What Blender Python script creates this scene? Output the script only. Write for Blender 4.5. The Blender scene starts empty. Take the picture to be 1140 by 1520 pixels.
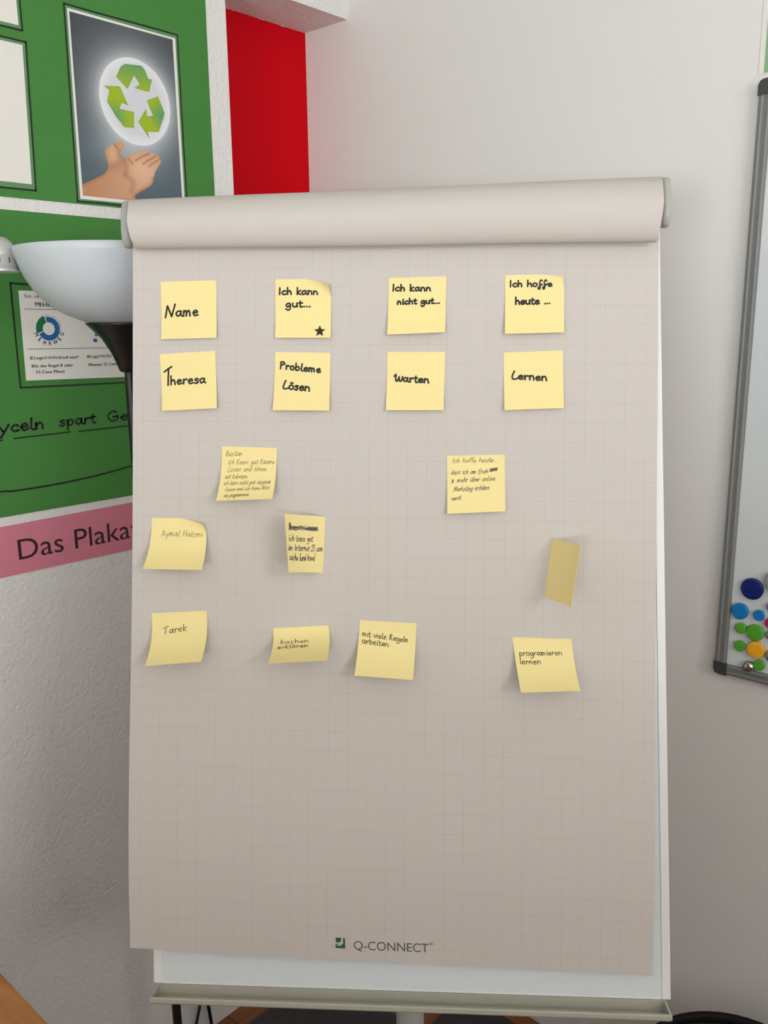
import bpy, bmesh, math, random
import numpy as np
from mathutils import Vector, Matrix
from mathutils.geometry import tessellate_polygon
random.seed(7)
C = bpy.context.scene.collection
scene = bpy.context.scene

# ------------------------------------------------------------------ camera, world, light, exposure
CAM_LOC = [1.485, -1.53771, 1.645]
CAM_ROWS = [[0.743729, 0.668402, -0.010299], [0.137446, -0.167977, -0.976162], [-0.654199, 0.724584, -0.216798]]
cam_d = bpy.data.cameras.new('camera'); cam_o = bpy.data.objects.new('camera', cam_d); C.objects.link(cam_o)
r_, d_, f_ = [Vector(x) for x in CAM_ROWS]
cam_o.matrix_world = Matrix(((r_.x, -d_.x, -f_.x, CAM_LOC[0]), (r_.y, -d_.y, -f_.y, CAM_LOC[1]), (r_.z, -d_.z, -f_.z, CAM_LOC[2]), (0, 0, 0, 1)))
cam_d.sensor_fit = 'VERTICAL'; cam_d.sensor_height = 36.0; cam_d.lens = 1280 / 1520 * 36.0
cam_d.clip_start = 0.02
scene.camera = cam_o
scene.view_settings.view_transform = 'Standard'; scene.view_settings.look = 'None'
scene.view_settings.gamma = 1.0; scene.view_settings.use_curve_mapping = False
scene.view_settings.exposure = 0.07

world = bpy.data.worlds.new('daylight'); scene.world = world; world.use_nodes = True
bg = world.node_tree.nodes['Background']; bg.inputs[0].default_value = (0.80, 0.90, 1.0, 1); bg.inputs[1].default_value = 0.6

def area(name, loc, aim, sx, sy, watts, col):
    l = bpy.data.lights.new(name, 'AREA'); l.shape = 'RECTANGLE'; l.size = sx; l.size_y = sy; l.energy = watts; l.color = col
    o = bpy.data.objects.new(name, l); C.objects.link(o); o.location = loc
    o.rotation_euler = Vector(aim).to_track_quat('-Z', 'Y').to_euler()
    return o
area('window_daylight', (2.50, -4.55, 1.32), (0, 1, 0), 0.86, 0.52, 58, (0.90, 0.96, 1.0))
area('window_daylight_corner', (3.40, -4.55, 1.80), (0, 1, 0), 0.86, 0.46, 17, (0.97, 0.98, 1.0))
area('window_daylight_side', (3.84, -2.40, 1.30), (-1, 0, 0), 0.76, 0.46, 43, (0.90, 0.96, 1.0))
area('window_daylight_high', (3.84, -1.60, 2.30), (-1, 0, 0), 0.76, 0.46, 19, (1.0, 0.98, 0.96))

# ------------------------------------------------------------------ measured data (board frame in metres; board points in mm; wall points in mm)
BO = [0.60065, -1.02128, 0.7954]
BU = [0.792889, 0.60904, 0.019904]
BV = [-0.150481, 0.164044, 0.974908]
BN = [0.590493, -0.775989, 0.221718]
BW = 0.6663
SHEET = [[-14.9, 972.8], [663.5, 954.6], [-27.2, 50.6], [641.7, 35.0]]
NOTES = [
  ('name', 'T', 5, [[22.1, 923.4], [96.3, 923.0], [23.5, 846.9], [97.4, 846.6]]),
  ('ich kann gut', 'T', 5, [[174.9, 921.3], [248.1, 919.4], [174.8, 844.3], [247.3, 842.2]]),
  ('nicht gut', 'T', 9, [[323.0, 918.2], [396.8, 917.7], [320.7, 843.4], [394.4, 844.3]]),
  ('hoffe', 'T', 8, [[471.6, 916.9], [546.2, 915.4], [469.9, 840.2], [543.7, 840.0]]),
  ('theresa', 'T', 7, [[19.8, 828.3], [93.9, 830.7], [24.0, 752.8], [97.2, 754.7]]),
  ('probleme', 'T', 8, [[173.8, 826.7], [246.1, 823.8], [171.1, 750.3], [244.5, 748.1]]),
  ('warten', 'T', 7, [[320.2, 822.9], [393.7, 820.9], [317.7, 747.1], [391.3, 745.5]]),
  ('lernen', 'T', 7, [[468.3, 817.8], [542.5, 818.8], [467.9, 743.8], [542.3, 744.8]]),
  ('bastian', 'T', 27, [[101.9, 705.5], [174.5, 702.1], [100.4, 633.9], [173.2, 635.4]]),
  ('hoffe2', 'T', 9, [[394.8, 687.9], [468.0, 688.0], [394.2, 613.7], [467.4, 615.9]]),
  ('aymal', 'T', 34, [[6.5, 613.2], [79.2, 611.3], [6.0, 548.4], [83.2, 546.5]]),
  ('crossed', 'R', 50, [[193.7, 615.9], [236.7, 612.1], [197.9, 543.4], [232.9, 539.4]]),
  ('blank', 'L', 68, [[525.6, 581.7], [551.7, 573.2], [515.4, 507.2], [539.4, 501.4]]),
  ('tarek', 'T', 40, [[5.5, 488.1], [79.7, 491.4], [11.3, 426.4], [83.7, 432.0]]),
  ('kochen', 'T', 54, [[166.8, 468.1], [239.4, 471.9], [171.8, 432.1], [245.5, 436.2]]),
  ('regeln', 'T', 34, [[280.1, 478.6], [353.3, 474.1], [276.6, 413.9], [349.5, 408.8]]),
  ('prog', 'T', 38, [[474.1, 456.7], [548.1, 454.1], [481.4, 394.6], [552.8, 397.1]]),
]
P_disc = [(-583.8, 2114.8), (-640.3, 2052.7), (-492.0, 2036.8), (-551.0, 1968.4), (-617.3, 2088.4), (-519.4, 2083.9), (-630.6, 2005.3)]
P_A1 = [(-603.4, 2078.3), (-592.9, 2096.7), (-583.9, 2103.3), (-549.2, 2106.9), (-541.9, 2100.5), (-536.1, 2086.7), (-528.1, 2087.1), (-536.3, 2064.4), (-566.9, 2065.9), (-555.0, 2074.5), (-566.3, 2087.5), (-581.6, 2061.6)]
P_A2 = [(-630.2, 2058.8), (-597.2, 2063.4), (-582.5, 2033.7), (-595.9, 2036.3), (-601.4, 2025.2), (-571.6, 2024.4), (-573.3, 1996.7), (-594.0, 1995.2), (-608.8, 2009.8), (-625.7, 2033.2), (-618.9, 2053.4)]
P_A3 = [(-542.3, 2048.8), (-517.4, 2059.9), (-504.8, 2033.5), (-507.9, 2023.9), (-520.4, 1997.3), (-544.8, 1994.6), (-541.3, 1982.1), (-563.6, 2008.3), (-545.1, 2034.1), (-544.2, 2020.9), (-530.6, 2024.0)]
P_hand = [(-699.5, 1882.4), (-687.7, 1886.5), (-663.7, 1897.8), (-642.0, 1910.1), (-632.6, 1922.6), (-635.5, 1939.8), (-635.9, 1951.8), (-622.6, 1961.1), (-608.5, 1968.0), (-599.3, 1968.4), (-596.5, 1962.0), (-601.7, 1952.1), (-606.8, 1952.3), (-611.5, 1957.2), (-607.1, 1948.4), (-598.7, 1940.5), (-588.9, 1946.8), (-567.8, 1956.4), (-554.2, 1960.7), (-543.3, 1957.7), (-529.4, 1957.3), (-519.8, 1946.6), (-523.7, 1938.2), (-535.4, 1921.8), (-542.9, 1901.2), (-567.2, 1886.9), (-582.2, 1877.6), (-590.9, 1867.7), (-702.3, 1852.8)]
P_c1 = [(-575.5, 1940.0), (-560.6, 1948.5), (-545.0, 1955.6)]
P_c2 = [(-559.4, 1935.7), (-546.6, 1944.2), (-529.7, 1953.3)]
P_c3 = [(-547.5, 1932.9), (-533.9, 1941.8), (-521.9, 1948.5)]
P_thumbn = [(-616.5, 1962.9), (-609.7, 1954.4), (-606.0, 1951.1)]
P_web = [(-607.1, 1948.4), (-598.8, 1939.2), (-595.2, 1926.9), (-599.4, 1913.5)]
P_palm = [(-629.0, 1923.0), (-607.2, 1930.6), (-603.4, 1938.7)]
P_wrist = [(-589.6, 1883.5), (-583.5, 1899.7), (-596.5, 1911.3)]
P_heel = [(-589.3, 1941.7), (-582.3, 1933.5)]

# ------------------------------------------------------------------ helpers
def lin(c):
    c = c / 255.0
    return c / 12.92 if c <= 0.04045 else ((c + 0.055) / 1.055) ** 2.4
def rgb(r, g, b): return (lin(r), lin(g), lin(b), 1.0)

MATS = {}
def mat(name, col, rough=0.6, metal=0.0, spec=0.5, bump=None, noise=None, coat=0.0):
    """plain principled surface; bump=(scale, strength, distance), noise=(scale, amount) gives a gentle colour mottling"""
    m = bpy.data.materials.new(name); m.use_nodes = True
    nt = m.node_tree; b = nt.nodes['Principled BSDF']
    b.inputs['Base Color'].default_value = col
    b.inputs['Roughness'].default_value = rough; b.inputs['Metallic'].default_value = metal
    b.inputs['Specular IOR Level'].default_value = spec; b.inputs['Coat Weight'].default_value = coat
    tc = nt.nodes.new('ShaderNodeTexCoord')
    if bump:
        n = nt.nodes.new('ShaderNodeTexNoise'); n.inputs['Scale'].default_value = bump[0]; n.inputs['Detail'].default_value = 3
        nt.links.new(tc.outputs['Object'], n.inputs['Vector'])
        k = nt.nodes.new('ShaderNodeBump'); k.inputs['Strength'].default_value = bump[1]; k.inputs['Distance'].default_value = bump[2]
        nt.links.new(n.outputs['Fac'], k.inputs['Height']); nt.links.new(k.outputs['Normal'], b.inputs['Normal'])
    if noise:
        n = nt.nodes.new('ShaderNodeTexNoise'); n.inputs['Scale'].default_value = noise[0]; n.inputs['Detail'].default_value = 2
        nt.links.new(tc.outputs['Object'], n.inputs['Vector'])
        r = nt.nodes.new('ShaderNodeMapRange'); r.inputs[1].default_value = 0.3; r.inputs[2].default_value = 0.7
        r.inputs[3].default_value = 1 - noise[1]; r.inputs[4].default_value = 1.0
        nt.links.new(n.outputs['Fac'], r.inputs[0])
        x = nt.nodes.new('ShaderNodeMix'); x.data_type = 'RGBA'; x.blend_type = 'MULTIPLY'; x.inputs[0].default_value = 1
        x.inputs[6].default_value = col; nt.links.new(r.outputs[0], x.inputs[7]); nt.links.new(x.outputs[2], b.inputs['Base Color'])
    MATS[name] = m
    return m

def wood(name, c1, c2, scale=(2, 22, 22), rough=0.45, plank=None):
    m = bpy.data.materials.new(name); m.use_nodes = True; nt = m.node_tree; b = nt.nodes['Principled BSDF']
    tc = nt.nodes.new('ShaderNodeTexCoord'); mp = nt.nodes.new('ShaderNodeMapping'); mp.inputs['Scale'].default_value = scale
    n = nt.nodes.new('ShaderNodeTexNoise'); n.inputs['Scale'].default_value = 2.2; n.inputs['Detail'].default_value = 5; n.inputs['Distortion'].default_value = 0.8
    cr = nt.nodes.new('ShaderNodeValToRGB'); cr.color_ramp.elements[0].color = c1; cr.color_ramp.elements[1].color = c2
    cr.color_ramp.elements[0].position = 0.35; cr.color_ramp.elements[1].position = 0.68
    nt.links.new(tc.outputs['Object'], mp.inputs[0]); nt.links.new(mp.outputs[0], n.inputs['Vector']); nt.links.new(n.outputs['Fac'], cr.inputs[0])
    col = cr.outputs[0]
    if plank:
        br = nt.nodes.new('ShaderNodeTexBrick'); br.inputs['Scale'].default_value = 1.0
        br.inputs['Brick Width'].default_value = plank[0]; br.inputs['Row Height'].default_value = plank[1]; br.inputs['Mortar Size'].default_value = 0.0015
        br.inputs['Color1'].default_value = (1, 1, 1, 1); br.inputs['Color2'].default_value = (0.82, 0.8, 0.78, 1); br.inputs['Mortar'].default_value = (0.25, 0.2, 0.16, 1)
        nt.links.new(tc.outputs['Object'], br.inputs['Vector'])
        x = nt.nodes.new('ShaderNodeMix'); x.data_type = 'RGBA'; x.blend_type = 'MULTIPLY'; x.inputs[0].default_value = 1
        nt.links.new(col, x.inputs[6]); nt.links.new(br.outputs['Color'], x.inputs[7]); col = x.outputs[2]
    nt.links.new(col, b.inputs['Base Color']); b.inputs['Roughness'].default_value = rough
    return m

def link(name, me, m, parent=None, smooth=False):
    o = bpy.data.objects.new(name, me); C.objects.link(o)
    if m is not None: me.materials.append(m)
    if parent is not None:
        o.parent = parent
        o.matrix_parent_inverse = Matrix.Translation(-Vector(parent.location))
    if smooth:
        for p in me.polygons: p.use_smooth = True
    return o
def from_bm(name, bm, m, parent=None, smooth=False):
    me = bpy.data.meshes.new(name); bmesh.ops.recalc_face_normals(bm, faces=bm.faces); bm.to_mesh(me); bm.free()
    return link(name, me, m, parent, smooth)
def pydata(name, V, F, m, parent=None, smooth=False):
    me = bpy.data.meshes.new(name); me.from_pydata([tuple(v) for v in V], [], F); me.update()
    return link(name, me, m, parent, smooth)
def sheet_thickness(o, t, off):
    m = o.modifiers.new('thickness', 'SOLIDIFY'); m.thickness = t; m.offset = off
    e = o.modifiers.new('crisp_rim', 'EDGE_SPLIT'); e.split_angle = math.radians(40)
def thing(name, loc, label, cat, group=None):
    o = bpy.data.objects.new(name, None); o.empty_display_size = 0.05; C.objects.link(o); o.location = loc
    return tag(o, label, cat, group)
def tag(o, label, cat, group=None):
    o['label'] = label; o['category'] = cat
    if group: o['group'] = group
    return o
def struct(o): o['kind'] = 'structure'; return o

def frame(O, ex, ey, en):
    O, ex, ey, en = Vector(O), Vector(ex), Vector(ey), Vector(en)
    return lambda x, y, z=0.0: O + ex * x + ey * y + en * z
W3 = frame((0, 0, 0), (1, 0, 0), (0, 1, 0), (0, 0, 1))
LWALL = frame((0, 0, 0), (0, 1, 0), (0, 0, 1), (1, 0, 0))       # (y, z, distance from the left wall)
RWALL = frame((0, 0, 0), (1, 0, 0), (0, 0, 1), (0, -1, 0))      # (x, z, distance from the right wall)
BOARD = frame(BO, BU, BV, BN)                                   # board plane, metres

def box(bm, F, x0, x1, y0, y1, z0, z1, bev=0.0, seg=2):
    vs = [bm.verts.new(F(x, y, z)) for z in (z0, z1) for y in (y0, y1) for x in (x0, x1)]
    fs = [bm.faces.new([vs[i] for i in q]) for q in ((0, 2, 3, 1), (4, 5, 7, 6), (0, 1, 5, 4), (2, 6, 7, 3), (0, 4, 6, 2), (1, 3, 7, 5))]
    if bev:
        es = {e for f in fs for e in f.edges}
        bmesh.ops.bevel(bm, geom=list(es), offset=bev, segments=seg, profile=0.5, affect='EDGES')
def loft(bm, rings, closed=True, caps=True):
    R = [[bm.verts.new(p) for p in r] for r in rings]
    n = len(R[0])
    for a, b in zip(R, R[1:]):
        for i in range(n if closed else n - 1):
            j = (i + 1) % n
            bm.faces.new((a[i], a[j], b[j], b[i]))
    if caps and closed:
        bm.faces.new(R[0][::-1]); bm.faces.new(R[-1])
    return R
def lathe(bm, c, prof, axis=(0, 0, 1), n=48, caps=True):
    ax = Vector(axis).normalized(); e1 = ax.orthogonal().normalized(); e2 = ax.cross(e1); c = Vector(c)
    loft(bm, [[c + ax * h + (e1 * math.cos(2 * math.pi * k / n) + e2 * math.sin(2 * math.pi * k / n)) * max(r, 1e-5) for k in range(n)] for r, h in prof], True, caps)
def tube(bm, pts, r, n=12):
    pts = [Vector(p) for p in pts]; rings = []; up = None
    for i, p in enumerate(pts):
        t = (pts[min(i + 1, len(pts) - 1)] - pts[max(i - 1, 0)]).normalized()
        e = t.orthogonal().normalized() if up is None else (up - t * up.dot(t)).normalized()
        up = e; g = t.cross(e)
        rr = r[i] if isinstance(r, (list, tuple)) else r
        rings.append([p + (e * math.cos(2 * math.pi * k / n) + g * math.sin(2 * math.pi * k / n)) * rr for k in range(n)])
    loft(bm, rings)
def smooth_line(pts, k=5):
    pts = [np.array(p, float) for p in pts]
    if len(pts) < 3: 
        return [pts[0] + (pts[-1] - pts[0]) * t for t in np.linspace(0, 1, 4)]
    P = [2 * pts[0] - pts[1]] + pts + [2 * pts[-1] - pts[-2]]; out = []
    for i in range(1, len(P) - 2):
        for t in np.linspace(0, 1, k, endpoint=False):
            a, b, c, d = P[i - 1:i + 3]
            out.append(0.5 * ((2 * b) + (c - a) * t + (2 * a - 5 * b + 4 * c - d) * t * t + (3 * b - a - 3 * c + d) * t ** 3))
    return out + [pts[-1]]

class Ink:
    """flat marks (strokes, printed letters, filled shapes) laid on a surface F(x, y, height)"""
    def __init__(s, F, h=0.0003): s.F = F; s.h = h; s.V = []; s.Fc = []
    def poly(s, pts):
        i = len(s.V); s.V += [s.F(x, y, s.h) for x, y in pts]
        for t in tessellate_polygon([[Vector((x, y, 0)) for x, y in pts]]): s.Fc.append(tuple(i + k for k in t))
    def tri(s, pts, faces):
        i = len(s.V); s.V += [s.F(x, y, s.h) for x, y in pts]; s.Fc += [tuple(i + k for k in f) for f in faces]
    def stroke(s, pts, w, k=5, taper=True):
        L = smooth_line(pts, k); n = len(L); i = len(s.V)
        for j, p in enumerate(L):
            t = L[min(j + 1, n - 1)] - L[max(j - 1, 0)]; l = math.hypot(*t) or 1e-9
            nx, ny = -t[1] / l, t[0] / l; ww = w / 2
            s.V += [s.F(p[0] + nx * ww, p[1] + ny * ww, s.h), s.F(p[0] - nx * ww, p[1] - ny * ww, s.h)]
        s.Fc += [(i + 2 * j, i + 2 * j + 1, i + 2 * j + 3, i + 2 * j + 2) for j in range(n - 1)]
        for p in (L[0], L[-1]):
            i = len(s.V); s.V += [s.F(p[0] + math.cos(a) * w / 2, p[1] + math.sin(a) * w / 2, s.h) for a in [2 * math.pi * q / 8 for q in range(8)]]
            s.Fc.append(tuple(range(i, i + 8)))
    def disc(s, x, y, r, n=24): s.poly([(x + r * math.cos(2 * math.pi * q / n), y + r * math.sin(2 * math.pi * q / n)) for q in range(n)])
    def build(s, name, m, parent): return pydata(name, s.V, s.Fc, m, parent)

def font_text(body):
    """outline of a line of type, as 2-D triangles; cap height and width come back too"""
    cu = bpy.data.curves.new('type', 'FONT'); cu.body = body; cu.size = 1.0; cu.resolution_u = 4; cu.fill_mode = 'FRONT'
    o = bpy.data.objects.new('type', cu); C.objects.link(o)
    dg = bpy.context.evaluated_depsgraph_get(); dg.update()
    me = bpy.data.meshes.new_from_object(o.evaluated_get(dg))
    V = [(v.co.x, v.co.y) for v in me.vertices]; Fc = [tuple(p.vertices) for p in me.polygons]
    bpy.data.objects.remove(o); bpy.data.curves.remove(cu); bpy.data.meshes.remove(me)
    return V, Fc
def type_line(ink, body, x0, y0, width, cap, slope=0.0, bold=0.0):
    V, Fc = font_text(body); xs = [v[0] for v in V]; x_a, x_b = min(xs), max(xs)
    Vc, _ = font_text('H'); ch = max(v[1] for v in Vc)
    for dx in ((0,) if not bold else (-bold, bold)):
        pts = [((v[0] - x_a) / (x_b - x_a) * width + dx, v[1] / ch * cap) for v in V]
        ink.tri([(x0 + x, y0 + y + slope * x) for x, y in pts], Fc)

# single-stroke handwriting: x-height 1, capitals 1.8
BOWL = '.75,.85 .4,1 .08,.55 .3,.02 .7,.5 .75,.95'
G = {
 'a': (1.05, BOWL + '|.76,.97 .73,.3 .95,.02'), 'b': (1.0, '.14,1.8 .12,.05|.12,.65 .5,1 .8,.55 .5,0 .12,.12'), 'c': (.92, '.75,.85 .45,1 .1,.5 .4,0 .8,.16'),
 'd': (1.05, BOWL + '|.78,1.8 .75,.0'), 'e': (.95, '.1,.48 .72,.62 .5,1 .12,.6 .3,.02 .8,.18'), 'f': (.75, '.75,1.65 .5,1.78 .35,1.2 .3,0|.05,.95 .65,1.0'),
 'F': (.85, '.75,1.6 .5,1.85 .3,1.2 .32,-.5 .1,-.75 .05,-.3 .4,.2 .75,.75'),
 'g': (1.0, '.75,.85 .4,1 .08,.55 .3,.05 .7,.5 .76,.95 .72,-.4 .4,-.8 .05,-.5'), 'h': (.95, '.14,1.8 .12,0|.12,.55 .45,1 .7,.7 .74,0'),
 'i': (.48, '.2,1 .2,.15 .38,0|.22,1.42 .25,1.5'), 'k': (.9, '.14,1.8 .12,0|.7,1.05 .15,.48 .75,0'), 'l': (.5, '.22,1.8 .14,.25 .4,0'), 'q': (.5, '.5,2 .1,1 .45,-.3'), 
 'm': (1.35, '.1,1 .1,0|.1,.55 .34,1 .5,.7 .5,0|.5,.55 .78,1 .95,.7 1.0,0'), 'n': (.98, '.1,1 .1,0|.1,.55 .45,1 .68,.7 .74,0'), 'o': (.98, '.5,1 .12,.7 .2,.1 .6,.05 .8,.6 .5,1'),
 'p': (1.0, '.14,1 .1,-.75|.12,.6 .5,1 .8,.6 .5,0 .12,.2'), 'r': (.75, '.12,1 .12,0|.12,.5 .4,.98 .65,.88'), 's': (.8, '.65,.85 .35,1 .15,.75 .55,.35 .35,0 .05,.12'),
 't': (.72, '.3,1.5 .27,.25 .45,0 .65,.12|.02,1.02 .6,1.06'), 'u': (1.0, '.1,1 .12,.25 .4,0 .7,.4 .75,1|.75,1 .8,0'), 'v': (.85, '.08,1 .38,0 .75,1'), 'w': (1.2, '.08,1 .3,0 .55,.8 .8,0 1.08,1'),
 'x': (.85, '.1,1 .75,0|.7,1 .1,0'), 'y': (.9, '.1,1 .4,.15|.78,1 .2,-.75'), 'z': (.85, '.1,.95 .7,.95 .1,0 .75,.02'),
 'N': (1.35, '.05,-.1 .3,1.75|.3,1.75 .75,.05|.75,.05 1.15,2.0'), 'T': (1.0, '-.2,1.5 .3,1.75 .85,1.95|.35,1.75 .25,0'), 'I': (.5, '.2,1.8 .2,0'), 'J': (.8, '.6,1.8 .55,.3 .25,0 .05,.3'),
 'P': (1.05, '.22,1.7 .12,0|.1,1.55 .5,1.8 .85,1.4 .5,1.05 .2,.95'), 'L': (1.0, '.45,1.9 .15,.9 .12,.15 .45,0 .95,.25'), 'W': (1.55, '.05,1.2 .35,1.65 .3,.3 .55,.05 .85,1.1|.85,1.1 .95,.2 1.25,.15 1.45,1.2'),
 'B': (1.05, '.15,1.8 .1,0|.12,1.75 .7,1.55 .2,.95|.2,.95 .85,.6 .5,0 .1,.05'), 'E': (1.0, '.8,1.75 .2,1.75 .15,0 .8,.05|.2,.95 .65,.95'), 'S': (.95, '.75,1.6 .4,1.8 .15,1.35 .7,.6 .4,0 .05,.25'),
 'D': (1.1, '.15,1.8 .12,0 .6,.2 .85,.9 .55,1.6 .1,1.8'), 'M': (1.4, '.08,0 .2,1.7|.2,1.7 .6,.5|.6,.5 1.05,1.75|1.05,1.75 1.15,0'), 'G': (1.25, '1.0,1.55 .6,1.85 .12,1.0 .45,.05 1.0,.3 1.05,.85|1.1,.85 .65,.8'),
 'R': (1.1, '.15,1.8 .12,0|.12,1.75 .75,1.45 .2,.9|.25,.9 .85,0'), 'K': (1.05, '.14,1.8 .12,0|.85,1.75 .2,.85 .9,0'), 'A': (1.2, '.05,0 .5,1.8 .95,0|.22,.65 .8,.65'), 'H': (1.1, '.12,1.8 .12,0|.85,1.8 .85,0|.12,.9 .85,.95'),
 'V': (1.1, '.08,1.8 .45,0 .95,1.8'), '2': (.9, '.1,1.4 .4,1.8 .75,1.4 .1,0 .85,.05'), '5': (.9, '.75,1.75 .2,1.7 .15,1.0 .7,.9 .6,.1 .1,.1'),
 '.': (.42, '.15,.05 .2,.1'), ':': (.5, '.2,.1 .23,.18|.2,.8 .23,.88'), '(': (.5, '.4,2 .12,.9 .4,-.3'), ')': (.5, '.1,2 .4,.9 .1,-.3'), '-': (.7, '.1,.6 .6,.6'), '!': (.4, '.2,1.8 .2,.6|.2,.05 .22,.1'), ' ': (.75, ''),
}
G['\u00f6'] = (.98, G['o'][1] + '|.3,1.35 .5,1.55 .7,1.38'); G['\u00e4'] = (1.05, G['a'][1] + '|.25,1.4 .28,1.48|.6,1.4 .63,1.48'); G['\u00fc'] = (1.0, G['u'][1] + '|.25,1.4 .28,1.48|.6,1.4 .63,1.48')
def write(ink, text, x, y, width, xh, w, slope=0.0, slant=0.0, jit=0.03, rnd=None):
    """handwritten line starting at (x, y); it is stretched to the width"""
    rnd = rnd or random; xh = xh - 0.9 * w
    total = sum(G[c][0] for c in text); kx = width / total; cx = 0.0
    for c in text:
        adv, body = G[c]; dy = rnd.uniform(-jit, jit) * xh
        for st in [b for b in body.split('|') if b]:
            pts = []
            for pr in st.split():
                gx, gy = [float(q) for q in pr.split(',')]
                gx += rnd.uniform(-jit, jit); gy += rnd.uniform(-jit, jit)
                px = (cx + gx) * kx + slant * gy * xh; pts.append((x + px, y + gy * xh + dy + slope * px))
            ink.stroke(pts, w)
        cx += adv

# ------------------------------------------------------------------ materials
M_wall = mat('wall_paint', rgb(228, 225, 221), 0.75, bump=(300, 0.15, 0.0008), spec=0.3)
M_chip = mat('woodchip_paint', rgb(228, 225, 222), 0.6, bump=(115, 0.75, 0.0040), spec=0.35)
M_ceil = mat('ceiling_paint', rgb(235, 233, 228), 0.8)
M_floor = wood('laminate_floor', rgb(120, 72, 38), rgb(158, 98, 52), (14, 1.2, 10), 0.4, (1.2, 0.12))
M_desk = wood('desk_beech', rgb(160, 104, 52), rgb(190, 132, 72), (1.5, 16, 10), 0.4)
M_green = mat('green_card', rgb(72, 132, 62), 0.7, spec=0.25, noise=(3, 0.06))
M_green_edge = mat('green_film', rgb(92, 140, 92), 0.6)
M_sheetw = mat('white_paper', rgb(232, 227, 220), 0.7, spec=0.2)
M_marker = mat('black_marker', rgb(16, 24, 14), 0.5)
M_black = mat('black_ink', rgb(20, 20, 20), 0.5)
M_grey_ink = mat('grey_ink', rgb(92, 92, 92), 0.6)
M_print_blue = mat('print_blue', rgb(20, 96, 158), 0.6)
M_print_green = mat('print_green', rgb(0, 112, 68), 0.6)
M_print_olive = mat('print_olive', rgb(128, 138, 88), 0.6)
M_pink = mat('pink_paper', rgb(212, 128, 146), 0.65, spec=0.3)
M_plum = mat('plum_ink', rgb(48, 16, 26), 0.6)
M_note = mat('yellow_note', rgb(237, 219, 154), 0.75, spec=0.2)
M_note_back = mat('yellow_note_back', rgb(238, 220, 148), 0.75, spec=0.2)
M_pencil = mat('pencil', rgb(138, 130, 92), 0.7)
M_pencil2 = mat('soft_pencil', rgb(120, 112, 90), 0.7)
M_pen = mat('dark_pen', rgb(62, 56, 36), 0.6)
M_pen2 = mat('violet_pen', rgb(78, 70, 76), 0.6)
M_alu = mat('brushed_aluminium', rgb(134, 136, 134), 0.6, 0.3, spec=0.3)
M_grey_plastic = mat('grey_plastic', rgb(176, 172, 168), 0.45)
M_dark_plastic = mat('anthracite_plastic', rgb(62, 62, 60), 0.5)
M_board = mat('glossy_white_board', rgb(216, 220, 221), 0.15, spec=0.5, coat=0.2)
M_board_frame = mat('white_lacquer', rgb(226, 224, 222), 0.35)
M_tray = mat('beige_grey_tray', rgb(164, 162, 147), 0.5)
M_column = mat('grey_lacquer_column', rgb(168, 172, 168), 0.4)
M_blackplastic = mat('black_plastic', rgb(14, 14, 14), 0.35)
M_blackmetal = mat('black_lacquer', rgb(20, 19, 19), 0.35, spec=0.5)
M_opal = mat('opal_glass', rgb(198, 204, 209), 0.42, spec=0.35)
M_mat = mat('dark_grey_mat', rgb(62, 62, 64), 0.85, noise=(30, 0.15))
M_silver = mat('silver_paint', rgb(196, 198, 194), 0.35, 0.4)
M_steel = mat('polished_steel', rgb(190, 190, 190), 0.16, 1.0)
M_logo = mat('dark_green_print', rgb(42, 86, 52), 0.6)
M_glass = mat('window_glass', (0.9, 0.95, 0.95, 1), 0.02); M_glass.node_tree.nodes['Principled BSDF'].inputs['Transmission Weight'].default_value = 1.0
M_lamp_on = mat('lamp_diffuser', rgb(240, 240, 235), 0.5)

def red_paint():
    m = bpy.data.materials.new('red_wall_paint'); m.use_nodes = True; nt = m.node_tree; b = nt.nodes['Principled BSDF']
    tc = nt.nodes.new('ShaderNodeTexCoord'); sp = nt.nodes.new('ShaderNodeSeparateXYZ'); nt.links.new(tc.outputs['Object'], sp.inputs[0])
    n = nt.nodes.new('ShaderNodeTexNoise'); n.inputs['Scale'].default_value = 90; nt.links.new(tc.outputs['Object'], n.inputs['Vector'])
    def node(op, a, bb):
        k = nt.nodes.new('ShaderNodeMath'); k.operation = op
        for i, q in enumerate((a, bb)):
            if isinstance(q, (int, float)): k.inputs[i].default_value = q
            else: nt.links.new(q, k.inputs[i])
        return k.outputs[0]
    wob = node('MULTIPLY', node('SUBTRACT', n.outputs['Fac'], 0.5), 0.009)
    ey = node('ADD', node('MULTIPLY', sp.outputs['Y'], -1.0), wob)                 # distance from the right wall
    ez = node('ADD', node('SUBTRACT', 2.3075, sp.outputs['Z']), wob)              # distance from the soffit
    inside = node('MULTIPLY', node('GREATER_THAN', ey, -0.0012), node('GREATER_THAN', ez, -0.0008))
    x = nt.nodes.new('ShaderNodeMix'); x.data_type = 'RGBA'; nt.links.new(inside, x.inputs[0])
    x.inputs[6].default_value = rgb(228, 225, 221); x.inputs[7].default_value = rgb(205, 2, 20)
    nt.links.new(x.outputs[2], b.inputs['Base Color']); b.inputs['Roughness'].default_value = 0.7
    b.inputs['Specular IOR Level'].default_value = 0.1
    return m
M_red = red_paint()

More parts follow.
